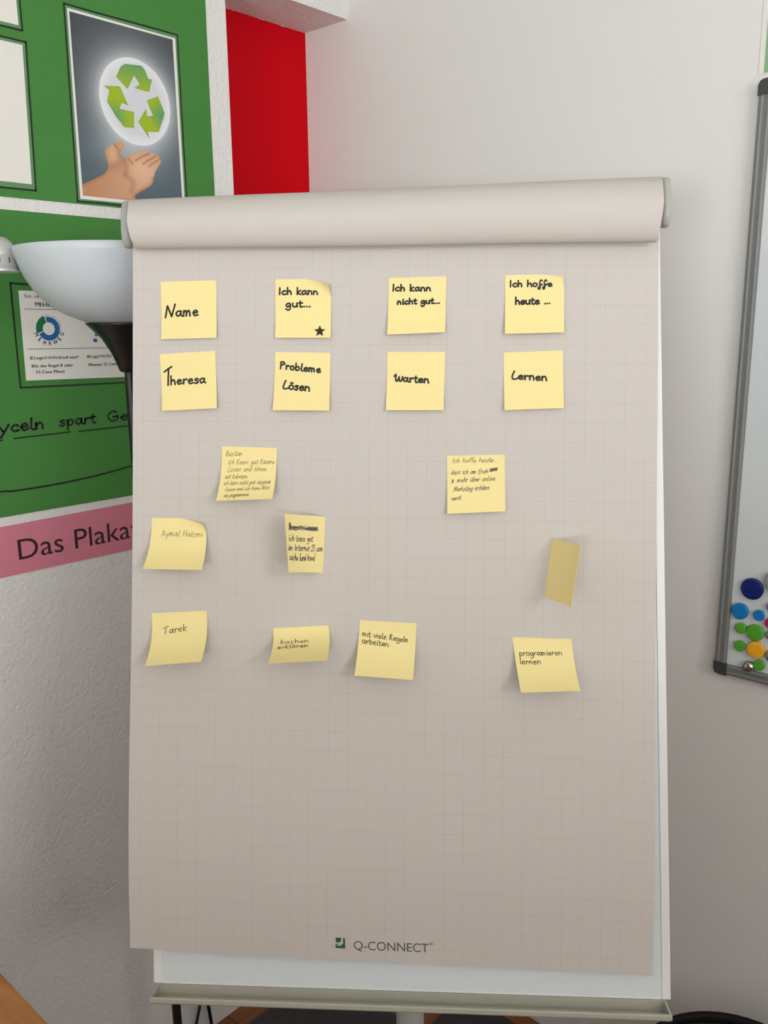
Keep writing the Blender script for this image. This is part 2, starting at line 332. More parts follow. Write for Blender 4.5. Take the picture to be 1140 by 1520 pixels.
def grid_paper(grid=True):
    """warm white flip chart paper with a faint 25 mm grid; UV is in millimetres"""
    m = bpy.data.materials.new('grid_paper' if grid else 'plain_flip_paper'); m.use_nodes = True; nt = m.node_tree; b = nt.nodes['Principled BSDF']
    base = rgb(196, 189, 182)
    b.inputs['Roughness'].default_value = 0.7; b.inputs['Specular IOR Level'].default_value = 0.2
    if not grid:
        b.inputs['Base Color'].default_value = base; return m
    uv = nt.nodes.new('ShaderNodeUVMap'); uv.uv_map = 'UVMap'; sp = nt.nodes.new('ShaderNodeSeparateXYZ'); nt.links.new(uv.outputs[0], sp.inputs[0])
    def node(op, a, bb):
        k = nt.nodes.new('ShaderNodeMath'); k.operation = op
        for i, q in enumerate((a, bb)):
            if isinstance(q, (int, float)): k.inputs[i].default_value = q
            else: nt.links.new(q, k.inputs[i])
        return k.outputs[0]
    def line(c): # 1 on the line
        return node('LESS_THAN', node('ABSOLUTE', node('SUBTRACT', node('FRACT', node('DIVIDE', c, 25.0), 0.0), 0.5), 0.0), 0.011)
    f = node('MAXIMUM', line(sp.outputs['X']), line(sp.outputs['Y']))
    n = nt.nodes.new('ShaderNodeTexNoise'); n.inputs['Scale'].default_value = 0.02; nt.links.new(uv.outputs[0], n.inputs['Vector'])
    f = node('MULTIPLY', f, node('MULTIPLY', n.outputs['Fac'], 0.62))
    x = nt.nodes.new('ShaderNodeMix'); x.data_type = 'RGBA'; nt.links.new(f, x.inputs[0]); x.inputs[6].default_value = base; x.inputs[7].default_value = rgb(160, 140, 126)
    nt.links.new(x.outputs[2], b.inputs['Base Color'])
    return m
M_grid = grid_paper(True); M_plain = grid_paper(False)

# ------------------------------------------------------------------ the room
XR, YB, ZC = 3.9, -4.6, 2.75
SHX0, SHH2 = 1.15, 1.36
def shell(name, boxes, m):
    bm = bmesh.new()
    for b in boxes: box(bm, W3, *b)
    return struct(from_bm(name, bm, m))
shell('floor', [(-0.35, XR + 0.2, YB - 0.2, 0.2, -0.1, 0)], M_floor)
shell('ceiling', [(-0.35, XR + 0.2, YB - 0.2, 0.2, ZC, ZC + 0.1)], M_ceil)
shell('wall_left', [(-0.1375, 0, YB, -0.345, 0, ZC), (-0.1375, 0, -0.345, 0, 2.3075, ZC), (-0.35, -0.1375, YB, -0.345, 0, ZC)], M_chip)
shell('wall_niche', [(-0.35, -0.1375, -0.345, 0.0, 0, ZC)], M_red)
shell('wall_right', [(-0.35, XR + 0.2, 0, 0.2, 0, ZC)], M_wall)
def holed(name, F, w, holes, m):
    """a wall w wide and ZC high with rectangular openings (x0, x1, z0, z1), left to right"""
    bm = bmesh.new(); x = 0.0
    for x0, x1, z0, z1 in holes:
        box(bm, F, x, x0, 0, ZC, -0.2, 0); box(bm, F, x0, x1, 0, z0, -0.2, 0); box(bm, F, x0, x1, z1, ZC, -0.2, 0); x = x1
    box(bm, F, x, w, 0, ZC, -0.2, 0)
    return struct(from_bm(name, bm, m))
FRONT = frame((XR, 0, 0), (0, -1, 0), (0, 0, 1), (-1, 0, 0)); BACK = frame((XR, YB, 0), (-1, 0, 0), (0, 0, 1), (0, 1, 0))
holed('wall_front', FRONT, -YB, [(1.2, 2.0, 2.05, 2.55), (2.0, 2.8, 1.05, 1.55)], M_wall)
holed('wall_back', BACK, XR + 0.35, [(0.05, 0.95, 1.55, 2.05), (0.95, 1.85, 1.04, 1.60)], M_wall)
def window(name, F, w, h):
    bm = bmesh.new(); t = 0.06
    for a in ((0, w, 0, t), (0, w, h - t, h), (0, t, t, h - t), (w - t, w, t, h - t), (w / 2 - t / 2, w / 2 + t / 2, t, h - t)): box(bm, F, *a, -0.12, -0.05, 0.006)
    o = struct(from_bm(name, bm, M_board_frame))
    for k in (0, 1):
        bm = bmesh.new(); x0 = t if k == 0 else w / 2 + t / 2
        box(bm, F, x0, x0 + w / 2 - 1.5 * t, t, h - t, -0.088, -0.084); from_bm('pane', bm, M_glass, o)
window('window_1', frame((XR, -1.2, 2.05), (0, -1, 0), (0, 0, 1), (-1, 0, 0)), 0.8, 0.5)
window('window_2', frame((XR, -2.0, 1.05), (0, -1, 0), (0, 0, 1), (-1, 0, 0)), 0.8, 0.5)
window('window_3', frame((XR - 0.05, YB, 1.55), (-1, 0, 0), (0, 0, 1), (0, 1, 0)), 0.9, 0.5)
window('window_4', frame((XR - 0.95, YB, 1.04), (-1, 0, 0), (0, 0, 1), (0, 1, 0)), 0.9, 0.56)
t = thing('ceiling_lamp', (1.9, -2.2, ZC), 'flat white rectangular lamp on the ceiling', 'ceiling light')
bm = bmesh.new(); box(bm, W3, 1.28, 2.52, -2.52, -1.88, ZC - 0.03, ZC - 0.0005, 0.004); from_bm('housing', bm, M_board_frame, t)
bm = bmesh.new(); box(bm, W3, 1.31, 2.49, -2.49, -1.91, ZC - 0.036, ZC - 0.0305, 0.002); from_bm('diffuser', bm, M_lamp_on, t)

# ------------------------------------------------------------------ flip chart stand
def mm(u, v, n): return BOARD(u / 1000, v / 1000, n / 1000)
BMM = mm
root = thing('flip_chart_stand', (0.815, -0.752, 0.0), 'white flip chart easel with a pen tray on a grey column, behind the paper sheet', 'flip chart')
bm = bmesh.new(); box(bm, BMM, 9, 657, 1, 968, -17, -1.2); from_bm('board_panel', bm, M_board, root)
bm = bmesh.new()
for a in ((0, 11, 0, 975), (655.3, 666.3, 0, 975), (11, 655.3, 0, 1.5), (11, 655.3, 966, 975)): box(bm, BMM, *a, -19, 0, 0.0012)
from_bm('board_frame', bm, M_board_frame, root)
# pen tray: channel profile (n, v) swept along the board's lower edge
prof = [(0, 0), (1.5, 0), (2, -8), (3, -14), (6, -16.5), (14, -13.5), (24, -9), (28, -6), (29, -2.5), (29.6, -1.2), (32, -1.2), (33, -2.5), (33, -7), (31.5, -9), (18, -14.5), (5, -20), (0, -19), (-12, -12), (-12, 0)]
bm = bmesh.new(); loft(bm, [[mm(u, v, n) for n, v in prof] for u in np.linspace(8.0, 657.5, 12)]); tray = from_bm('pen_tray', bm, M_tray, root)
for ua, ub in ((6.5, 8.0), (657.5, 660.0)):
    bm = bmesh.new(); loft(bm, [[mm(u, v, n) for n, v in [(-12, 0), (3, 0), (12, -1.2), (31, -1.2), (33.3, -2.5), (33.3, -6.5), (31.5, -8.5), (18, -15), (5, -20.4), (-12, -13)]] for u in (ua, ub)]); from_bm('end_cap', bm, M_tray, tray)
# clamp bar and its caps
bar = [(-10, 982), (-12, 1000), (-10, 1022), (-4, 1029), (2, 1025), (4, 1005), (2, 985), (-4, 979)]
bm = bmesh.new(); loft(bm, [[mm(u, v, n) for n, v in bar] for u in (-18.5, 668.3)]); cb = from_bm('clamp_bar', bm, M_grey_plastic, root)
cap = [(-13, 976), (-16, 1000), (-14, 1026), (-5, 1036), (5, 1033), (9, 1020), (9, 990), (5, 976), (-4, 972)]
for u0, u1, k in ((-18.5, -31, 1), (668.3, 679, 1)):
    rings = []
    for q, s in ((0, 1.0), (0.6, 1.0), (0.9, 0.94), (1.0, 0.82)):
        rings.append([mm(u0 + (u1 - u0) * q, 1004 + (v - 1004) * s, -3 + (n + 3) * s) for n, v in cap])
    bm = bmesh.new(); loft(bm, rings); from_bm('end_cap', bm, M_grey_plastic, cb, True)
colx, coly = 0.815, -0.752
bm = bmesh.new(); lathe(bm, (colx, coly, 0), [(0.0195, 0.07), (0.0195, 0.985), (0.017, 0.99), (0.002, 0.991)], n=40); from_bm('column', bm, M_column, root, False)
bm = bmesh.new(); box(bm, BMM, 285, 381, 120, 210, -52, -19, 0.003); box(bm, BMM, 303, 363, 230, 262, -46, -19, 0.003); from_bm('hinge_bracket', bm, M_dark_plastic, root)
bm = bmesh.new(); lathe(bm, (colx, coly, 0), [(0.045, 0.045), (0.05, 0.055), (0.048, 0.085), (0.03, 0.1), (0.02, 0.105)], n=32); from_bm('base_hub', bm, M_dark_plastic, root)
for k in range(5):
    a = math.radians(20 + 72 * k); c, s = math.cos(a), math.sin(a)
    F = frame((colx, coly, 0), (c, s, 0), (-s, c, 0), (0, 0, 1))
    bm = bmesh.new(); loft(bm, [[F(r, y * w, z0 + z * h) for y, z in ((-1, 0), (1, 0), (1, 1), (-1, 1))] for r, w, z0, h in ((0.03, 0.022, 0.05, 0.04), (0.16, 0.018, 0.05, 0.03), (0.275, 0.012, 0.05, 0.018))])
    leg = from_bm('leg', bm, M_dark_plastic, root)
    bm = bmesh.new(); lathe(bm, F(0.262, -0.011, 0.0235), [(0.018, 0), (0.0235, 0.003), (0.0235, 0.019), (0.018, 0.022)], axis=(-s, c, 0), n=24); tube(bm, [F(0.262, 0, 0.03), F(0.262, 0, 0.055)], 0.005)
    from_bm('caster', bm, M_blackplastic, leg)

# ------------------------------------------------------------------ the paper pad on it
def sheet_n(u, v):
    q = max(0.0, min(1.0, (970 - v) / 940.0))
    return 5 + 11 * math.exp(-((v - 190) / (150.0 if v < 190 else 260.0)) ** 2) + 1.2 * math.sin(u / 95.0) * q ** 2 + 0.8 * math.sin(v / 120.0 + u / 210.0)
pad = thing('flip_chart_pad', tuple(mm(330, 1000, 5)), 'large squared paper sheet with its turned pages rolled over the top', 'flip chart pad')
NU, NV = 60, 90
V, Fc, UV = [], [], []
S = [Vector(p) for p in SHEET]
for j in range(NV + 1):
    t = -0.028 + (1.028) * j / NV
    for i in range(NU + 1):
        s = i / NU
        p = (S[0] * (1 - s) + S[1] * s) * (1 - t) + (S[2] * (1 - s) + S[3] * s) * t
        V.append(mm(p.x, p.y, sheet_n(p.x, p.y))); UV.append((680 * s - 2.5, 925 * (1 - t) - 5.5))
for j in range(NV):
    for i in range(NU):
        a = j * (NU + 1) + i; Fc.append((a, a + NU + 1, a + NU + 2, a + 1))
sheet = pydata('front_sheet', V, Fc, M_grid, pad, True)
ul = sheet.data.uv_layers.new(name='UVMap')
for l in sheet.data.loops: ul.data[l.index].uv = UV[l.vertex_index]
sheet_thickness(sheet, 0.0006, 1.0)
# printing at the foot of the sheet
SF = lambda x, y, h=0.0: mm(x, y, sheet_n(x, y) + h * 1000)
ink = Ink(SF, 0.0011)
type_line(ink, 'Q-CONNECT', 267.8, 57.9, 95.5, 11.2, -0.018)
type_line(ink, '\u00ae', 365.0, 65.5, 4.2, 4.0)
ink.build('brand_lettering', M_grey_ink, sheet)
ink = Ink(SF, 0.0011)
lx, ly = 244.3, 59.3
ink.poly([(lx + .3, ly + 13.6), (lx + 7.4, ly + 13.4), (lx + 7.2, ly + 9.6), (lx + 5.6, ly + 7.6), (lx + 2.6, ly + 7.2), (lx + .5, ly + 8.2)])
ink.poly([(lx + 9.9, ly + 13.3), (lx + 12.4, ly + 13.3), (lx + 12.4, ly - .4), (lx, ly), (lx, ly + 3.2), (lx + 6.6, ly + 3.1), (lx + 8.2, ly + 5.2), (lx + 9.9, ly + 5.4)])
ink.poly([(lx + .2, ly + 6.2), (lx + 2.6, ly + 5.4), (lx + 4.4, ly + 4.0), (lx + .2, ly + 4.1)])
ink.build('brand_emblem', M_logo, sheet)
# the turned pages: a C-shaped roll that sags a little more to the right
CS = [(-19, 975), (-18, 1000), (-15, 1020), (-6, 1031), (6, 1033), (18, 1027.5), (30, 1017), (38, 1005), (41.5, 994), (40.5, 982), (35, 971), (27, 964), (18, 962), (11, 967), (9, 976)]
CS = [tuple(p) for p in smooth_line(CS, 4)]
V, Fc = [], []
N = 24
for i in range(N + 1):
    s = i / N
    for n, v in CS:
        q = max(0.0, min(1.0, (1034 - v) / 72.0)); vv = v + (2.0 - 16.5 * s) * q * q
        nn = n * (1 + 0.08 * s)
        up = max(0.0, min(1.0, (n - 8) / 32.0)) if v > 994 else 1.0; lo = max(0.0, (994 - v) / 32.0)
        ua = -17.8 + 8.4 * up + 3.2 * lo; ub = 667.3 - 6.2 * up - 4.6 * lo
        if n < -8: ua, ub = -16, 666
        V.append(mm(ua + (ub - ua) * s, vv + 0.5 * math.sin(s * 9 + n * .05), nn))
K = len(CS)
for i in range(N):
    for k in range(K - 1): Fc.append((i * K + k, i * K + k + 1, (i + 1) * K + k + 1, (i + 1) * K + k))
roll = pydata('rolled_pages', V, Fc, M_plain, pad, True)
sheet_thickness(roll, 0.0018, -1.0)

# ------------------------------------------------------------------ sticky notes
def note_surface(c, edge, lift, curl):
    TL, TR, BL, BR = [np.array(p) for p in c]
    cc = 0.62
    def vis(t):                                        # fraction of the visible height -> curve parameter
        return (-2 * cc + math.sqrt(max(0.0, 4 * cc * cc + 4 * (1 - 2 * cc) * t))) / (2 * (1 - 2 * cc))
    def P(s, t):
        if edge == 'T': b = vis(t); A = TL * (1 - s) + TR * s; B = BL * (1 - s) + BR * s
        elif edge == 'R': b = vis(1 - s); A = TR * (1 - t) + BR * t; B = TL * (1 - t) + BL * t
        else: b = vis(s); A = TL * (1 - t) + BL * t; B = TR * (1 - t) + BR * t
        g = 2 * b * (1 - b) * cc + b * b
        p = A + (B - A) * g; n = lift * b * b
        if edge == 'R': n = lift * (2 * b * (1 - b) * 0.35 + b * b)
        if edge == 'L': n = lift * (2 * b * (1 - b) * 0.45 + b * b)
        if curl:
            k = max(0.0, (s - 0.5) / 0.5) ** 1.6 * max(0.0, 1 - t / 0.34) ** 1.5
            p = p + np.array([-3.0, -curl]) * k; n += 1.25 * curl * k
        return mm(p[0], p[1], sheet_n(p[0], p[1]) + 1.0 + n)
    def F(x, y, h=0.0):
        s, t = x / 76.0, -y / 76.0
        p = P(s, t)
        e = 1e-3; a = (P(s + e, t) - P(s - e, t)); b = (P(s, t + e) - P(s, t - e)); nn = b.cross(a)
        if nn.length < 1e-12: nn = Vector(BN)
        return p + nn.normalized() * h
    return P, F
def star(cx, cy, r, r2=0.45):
    return [(cx + (r if k % 2 == 0 else r * r2) * math.sin(math.pi * k / 5), cy + (r if k % 2 == 0 else r * r2) * math.cos(math.pi * k / 5)) for k in range(10)]
K_ = dict(w=2.0, jit=0.05)
def t_name(i): write(i, 'N', 5.0, -46.5, 17, 10.5, 2.45, jit=.02); write(i, 'ame', 20, -46, 32, 9.3, 2.45)
def t_kann(i): write(i, 'Ich kann', 4.5, -19.6, 55, 6.9, 2.3); write(i, 'gut...', 14, -35.8, 35, 7.0, 2.3)
def t_nicht(i): write(i, 'Ich kann', 4.8, -17.4, 52, 6.9, 2.3, -.03); write(i, 'nicht gut...', 11.8, -35.5, 57, 6.4, 2.3, -.01)
def t_hoffe(i): write(i, 'Ich hoFFe', 5.5, -15.2, 56, 6.4, 2.15); write(i, 'heute ...', 13, -38, 46, 7.2, 2.3)
def t_ther(i):
    i.stroke([(4.8, -24), (10, -20.5), (15.5, -17.5)], 2.45); i.stroke([(11, -20), (10, -31), (9.3, -42)], 2.45)
    write(i, 'heresa', 12.5, -41.5, 50, 8.4, 2.3)
def t_prob(i): write(i, 'Probleme', 7, -21.5, 57, 7.2, 2.3, -.085); write(i, 'L\u00f6sen', 12, -47.5, 38, 7.8, 2.3, -.08)
def t_wart(i): write(i, 'Warten', 9.3, -38, 47.5, 7.5, 2.3, -.06)
def t_lern(i): write(i, 'Lernen', 9.8, -35, 46.5, 7.6, 2.3, -.09)
def t_bast(i):
    for a in (('Bastian', 5, -13.4, 23, 4.8), ('ich Kann: gut R\u00e4ume', 9, -25, 64, 4.6), ('Lesen und Ideen', 9, -35.5, 54, 4.6), ('mit Robotern.', 6.5, -45.5, 32, 4.0), ('ich kann nicht gut: langsam', 5.5, -54.5, 65, 4.0), ('Lesen und ich kann Mint', 9, -63, 60, 3.6), ('nix programieren', 9, -71.5, 34, 3.6)):
        write(i, *a, .62, slope=.02, slant=.25, jit=.09)
def t_hof2(i):
    write(i, 'Ich hoffe heute...', 6.5, -9.6, 60, 4.2, .65, slant=.3, jit=.09)
    for a in (('dass ich am Ende', 5, -24.8, 49, 4.0), ('mehr \u00fcber online', 13, -35.2, 50, 4.2), ('Marketing erfahre', 8, -47, 47, 4.2), ('werd.', 5, -58.5, 14, 4.0)):
        write(i, *a, .75, slope=.015, slant=.3, jit=.09)
    for k in range(9): i.stroke([(56.5, -22.5 + k * .5), (66, -20.6 + k * .42)], .8)
    for k in range(5): i.stroke([(6 + k * .35, -36), (7.2 + k * .35, -31.5)], .6)
def t_aym(i): write(i, 'Aymal Hakimi', 14, -28, 57, 6.0, .75, jit=.09, slant=.12)
def t_cross(i):
    rr = random.Random(3)
    write(i, 'kann lesen', 5, -20, 56, 4.8, .9, jit=.14)
    for k in range(6): i.stroke([(4 + rr.uniform(0, 6), -12 - rr.uniform(0, 9)), (16, -13 - rr.uniform(0, 8)), (27, -12 - rr.uniform(0, 8)), (38, -14 - rr.uniform(0, 6)), (50, -15.5 - rr.uniform(0, 5)), (58 + rr.uniform(0, 6), -15 - rr.uniform(0, 5))], .6)
    i.stroke([(6 + (q % 2) * 2.2 + q * .12, -11 - (q % 3) * 4.5) for q in range(9)], .6); i.stroke([(40 + q * 1.6, -14.5 - (q % 2) * 5.5) for q in range(14)], .7)
    write(i, 'ich kann gut', 3, -35, 48, 5.4, .9, jit=.12, slant=.2); write(i, 'im Internet 25 sam', 1.5, -47.5, 72, 5.4, .9, jit=.12, slant=.2); write(i, 'suche (und lesen)', 2.5, -60, 53, 5.4, .9, jit=.12, slant=.2)
def t_tar(i): write(i, 'Tarek', 17, -33.5, 32, 6.6, 1.0, slope=.1, jit=.05)
def t_koch(i): write(i, 'kochen', 10, -40, 39, 6.2, .95, jit=.08); write(i, 'erkl\u00e4ren', 6.5, -51, 42, 5.2, .95, slope=.03, jit=.08)
def t_reg(i): write(i, 'mit viele Regeln', 4.5, -23, 62, 5.4, 1.0, slope=-.09, jit=.07); write(i, 'arbeiten', 5, -33.5, 36, 5.4, 1.0, slope=-.08, jit=.07)
def t_prog(i): write(i, 'programieren', 6, -28, 56, 5.6, 1.0, slope=.03, jit=.06); write(i, 'lernen', 5, -40, 28, 5.4, 1.0, jit=.06)
INFO = {
 'name': (t_name, M_black, 'flat yellow note reading Name in black marker, top left of the sheet', 0),
 'ich kann gut': (t_kann, M_black, 'yellow note reading Ich kann gut with a black star and a curled corner', 11),
 'nicht gut': (t_nicht, M_black, 'flat yellow note reading Ich kann nicht gut in black marker', 0),
 'hoffe': (t_hoffe, M_black, 'yellow note reading Ich hoffe heute in bold black marker, top right', 4),
 'theresa': (t_ther, M_black, 'yellow note with a first name in bold black marker, under the Name note', 0),
 'probleme': (t_prob, M_black, 'yellow note reading Probleme L\u00f6sen in black marker', 0),
 'warten': (t_wart, M_black, 'yellow note reading Warten in black marker', 0),
 'lernen': (t_lern, M_black, 'yellow note reading only Lernen in bold black marker', 0),
 'bastian': (t_bast, M_pencil, 'lifting yellow note crowded with seven lines of faint pencil', 0),
 'hoffe2': (t_hof2, M_pencil2, 'flat yellow note with five lines of faint pencil and a blotted-out word', 0),
 'aymal': (t_aym, M_pencil, 'lifting yellow note with two pencilled words and a curled corner, near the left edge', 7),
 'crossed': (t_cross, M_pen2, 'narrow sideways-curled yellow note with a scribbled-out first line', 0),
 'blank': (None, None, 'blank yellow note standing out edgewise from the sheet, far right', 0),
 'tarek': (t_tar, M_pen, 'lifting yellow note with a short name in thin pen, lowest at the left edge', 0),
 'kochen': (t_koch, M_pen, 'strongly lifted low yellow note reading kochen erkl\u00e4ren in thin pen', 0),
 'regeln': (t_reg, M_pen, 'lifting yellow note reading mit viele Regeln arbeiten in thin pen', 0),
 'prog': (t_prog, M_pen, 'lifting yellow note reading programieren lernen, lowest on the right', 0),
}
NN = 26
for key, edge, lift, corners in NOTES:
    fn, ik, lab, curl = INFO[key]
    P, F = note_surface(corners, edge, lift, curl)
    V = [P(i / NN, j / NN) for j in range(NN + 1) for i in range(NN + 1)]
    Fc = [(j * (NN + 1) + i, (j + 1) * (NN + 1) + i, (j + 1) * (NN + 1) + i + 1, j * (NN + 1) + i + 1) for j in range(NN) for i in range(NN)]
    cen = P(.5, 0.0)
    me = bpy.data.meshes.new('sticky_note'); me.from_pydata([tuple(v - cen) for v in V], [], Fc); me.update()
    o = link('sticky_note', me, M_note, None, True); o.location = cen
    sheet_thickness(o, 0.0003, -1.0)
    tag(o, lab, 'sticky note', 'yellow sticky notes on the flip chart sheet')
    if fn:
        rs = random.getstate(); random.seed(hash(key) % 7 if False else len(key) * 13 + ord(key[0]))
        ink = Ink(F, 0.0003); fn(ink); ink.build('handwriting', ik, o)
        if key == 'ich kann gut':
            ink = Ink(F, 0.0003); ink.poly(star(61, -67.5, 8.0)); ink.build('star', ik, o)

# ------------------------------------------------------------------ green posters on the left wall
LM = lambda y, z, h=0.0: LWALL(y / 1000, z / 1000, h)
def card(name, root, y0, y1, z0, z1, h0, h1, m, quad=None):
    q = quad or [(y0, z0), (y1, z0), (y1, z1), (y0, z1)]
    bm = bmesh.new(); loft(bm, [[LM(y, z, h) for y, z in q] for h in (h0, h1)])
    return from_bm(name, bm, m, root)
def outline(root, pts, w=3.2, h=0.0022, close=True):
    ink = Ink(LM, h); L = pts + ([pts[0]] if close else [])
    for a, b in zip(L, L[1:]):
        k = 4; ink.stroke([(a[0] + (b[0] - a[0]) * q / k, a[1] + (b[1] - a[1]) * q / k + (random.uniform(-.5, .5) if 0 < q < k else 0)) for q in range(k + 1)], w, 3)
    return ink.build('marker_outline', M_marker, root)
p1 = thing('poster', (0.0, -0.87, 2.2), 'green poster with a photo of a hand below a recycling symbol', 'poster', 'green posters on the left wall')
card('card', p1, -1350, -394.8, 1853, 2560, 0.0006, 0.0016, M_green, [(-1350, 1852.5), (-395, 1853.6), (-395.4, 2070), (-394.6, 2254), (-395, 2560), (-1350, 2560)])
for (y0, y1, z0, z1, fy, fz0, fz1) in ((-1000, -778.6, 2124.4, 2420, -772.8, 2118.0, 2426), (-1070, None, 1877.4, 2095.5, None, 1868, 2101.3)):
    if y1: quad, fr = [(y0, z0), (y1, z0), (y1, z1), (y0, z1)], [(y0 - 7, fz0), (fy, fz0), (fy, fz1), (y0 - 7, fz1)]
    else: quad, fr = [(y0, z0), (-781.3, z0), (-775.2, z1), (y0, z1)], [(y0 - 7, 1867.9), (-774.7, 1867.9), (-768.6, 2101.3), (y0 - 7, 2101.3)]
    card('film_border', p1, 0, 0, 0, 0, 0.0017, 0.0020, M_green_edge, fr)
    card('white_sheet', p1, 0, 0, 0, 0, 0.0021, 0.0026, M_sheetw, quad)
    outline(p1, fr)
FR = [(-698.6, 1857.5), (-464.8, 1858.5), (-465.0, 2176.3), (-693.8, 2176.9)]
card('film_border', p1, 0, 0, 0, 0, 0.0017, 0.0020, M_green_edge, FR)
outline(p1, FR)
prn = card('photo_print', p1, 0, 0, 0, 0, 0.0021, 0.0027, M_sheetw, [(-693.0, 1862.0), (-470.2, 1863.2), (-470.6, 2169.4), (-689.0, 2171.2)])
# the printed photograph, as a fine grid of vertex colours
def photo():
    q = np.array([(-685.6, 2166.7), (-477.0, 2166.0), (-476.0, 1868.5), (-688.1, 1867.8)])
    nu, nv = 190, 270
    s, t = np.meshgrid(np.linspace(0, 1, nu), np.linspace(0, 1, nv)); s = s.ravel()[:, None]; t = t.ravel()[:, None]
    X = (q[0] * (1 - s) + q[1] * s) * (1 - t) + (q[3] * (1 - s) + q[2] * s) * t
    def sd(poly):                                     # signed distance, negative inside
        p = np.array(poly); d = np.full(len(X), 1e9); ins = np.zeros(len(X), bool)
        for a, b in zip(p, np.roll(p, -1, 0)):
            ab = b - a; ap = X - a; h = np.clip((ap @ ab) / (ab @ ab), 0, 1); d = np.minimum(d, np.hypot(*(ap - h[:, None] * ab).T))
            c = (a[1] > X[:, 1]) != (b[1] > X[:, 1])
            with np.errstate(divide='ignore', invalid='ignore'):
                ins ^= c & (X[:, 0] < (b[0] - a[0]) * (X[:, 1] - a[1]) / (b[1] - a[1]) + a[0])
        return np.where(ins, -d, d)
    def ld(line):
        L = smooth_line(line, 5); d = np.full(len(X), 1e9)
        for a, b in zip(L, L[1:]):
            ab = b - a; ap = X - a; h = np.clip((ap @ ab) / (ab @ ab + 1e-9), 0, 1); d = np.minimum(d, np.hypot(*(ap - h[:, None] * ab).T))
        return d
    mix = lambda c, col, a: c * (1 - a[:, None]) + np.array(col) * a[:, None]
    cx, cy, R = -566.0, 2042.0, 75.0
    r = np.hypot(X[:, 0] - cx, X[:, 1] - cy)
    col = np.tile(np.array([[66., 72., 78.]]), (len(X), 1))
    col = mix(col, (88, 104, 114), np.clip((2060 - X[:, 1]) / 190, 0, .8))
    col = mix(col, (206, 208, 212), np.exp(-np.maximum(r - R * .95, 0) / 30) * .92)
    g2 = np.hypot((X[:, 0] + 590) / 60, (X[:, 1] - 1958) / 34); col = mix(col, (196, 202, 208), np.exp(-g2 ** 2) * .55)
    col = mix(col, (214, 214, 218), np.clip((R - r) / 1.6, 0, 1))
    col = mix(col, (238, 238, 240), np.clip((R - r) / 1.6, 0, 1) * np.clip((r - R * .72) / (R * .28), 0, 1) * .8)
    for poly, ends in ((P_A1, 0), (P_A2, 1), (P_A3, 2)):
        d = sd(poly); a = np.clip(.5 - d / 1.2, 0, 1)
        if ends == 0: f = np.clip((2107 - X[:, 1]) / 42, 0, 1)
        elif ends == 1: f = np.clip(1.15 - np.hypot(X[:, 0] + 612, X[:, 1] - 2010) / 26, 0, 1); f = 1 - f
        else: f = np.clip(1.15 - np.hypot(X[:, 0] + 512, X[:, 1] - 2027) / 26, 0, 1); f = 1 - f
        base = np.array([104, 158, 104]) * (1 - f[:, None]) + np.array([158, 184, 40]) * f[:, None]
        base = base * (1 - np.clip(1 - np.abs(d + .8) / 1.5, 0, 1)[:, None] * .12)
        col = col * (1 - a[:, None]) + base * a[:, None]
    d = sd([tuple(p) for p in smooth_line(P_hand, 3)]); a = np.clip(.5 - d / 1.4, 0, 1)
    sk = np.tile(np.array([[212., 164., 130.]]), (len(X), 1))
    sk = mix(sk, (188, 134, 98), np.clip((-575 - X[:, 0]) / 110, 0, .85)); sk = mix(sk, (232, 188, 158), np.exp(-(((X[:, 0] + 560) / 26) ** 2 + ((X[:, 1] - 1925) / 22) ** 2)) * .8)
    sk = mix(sk, (226, 182, 150), np.exp(-(((X[:, 0] + 622) / 9) ** 2 + ((X[:, 1] - 1945) / 16) ** 2)) * .7)
    sk = mix(sk, (172, 112, 84), np.clip(1 + d / 7, 0, 1) * .55 * (X[:, 1] < 1915))
    for ln, w, k in ((P_c1, 1.6, .5), (P_c2, 1.6, .5), (P_c3, 1.5, .45), (P_thumbn, 1.8, .5), (P_web, 5, .22), (P_palm, 8, .22), (P_wrist, 6, .2), (P_heel, 2.0, .4)):
        sk = mix(sk, (130, 78, 58), np.exp(-(ld(ln) / w) ** 2) * k)
    col = col * (1 - a[:, None]) + sk * a[:, None]
    V = [LM(x, y, 0.0030) for x, y in X]
    Fc = [(j * nu + i, (j + 1) * nu + i, (j + 1) * nu + i + 1, j * nu + i + 1) for j in range(nv - 1) for i in range(nu - 1)]
    m = bpy.data.materials.new('photo_print_ink'); m.use_nodes = True; b = m.node_tree.nodes['Principled BSDF']
    at = m.node_tree.nodes.new('ShaderNodeVertexColor'); at.layer_name = 'print'; m.node_tree.links.new(at.outputs[0], b.inputs['Base Color'])
    b.inputs['Roughness'].default_value = 0.45; b.inputs['Specular IOR Level'].default_value = 0.3
    o = pydata('printed_picture', V, Fc, m, prn)
    ca = o.data.color_attributes.new('print', 'FLOAT_COLOR', 'POINT')
    c = np.clip(col, 0, 255) / 255; c = np.where(c <= 0.04045, c / 12.92, ((c + 0.055) / 1.055) ** 2.4)
    ca.data.foreach_set('color', np.hstack([c, np.ones((len(c), 1))]).astype(np.float32).ravel())
photo()

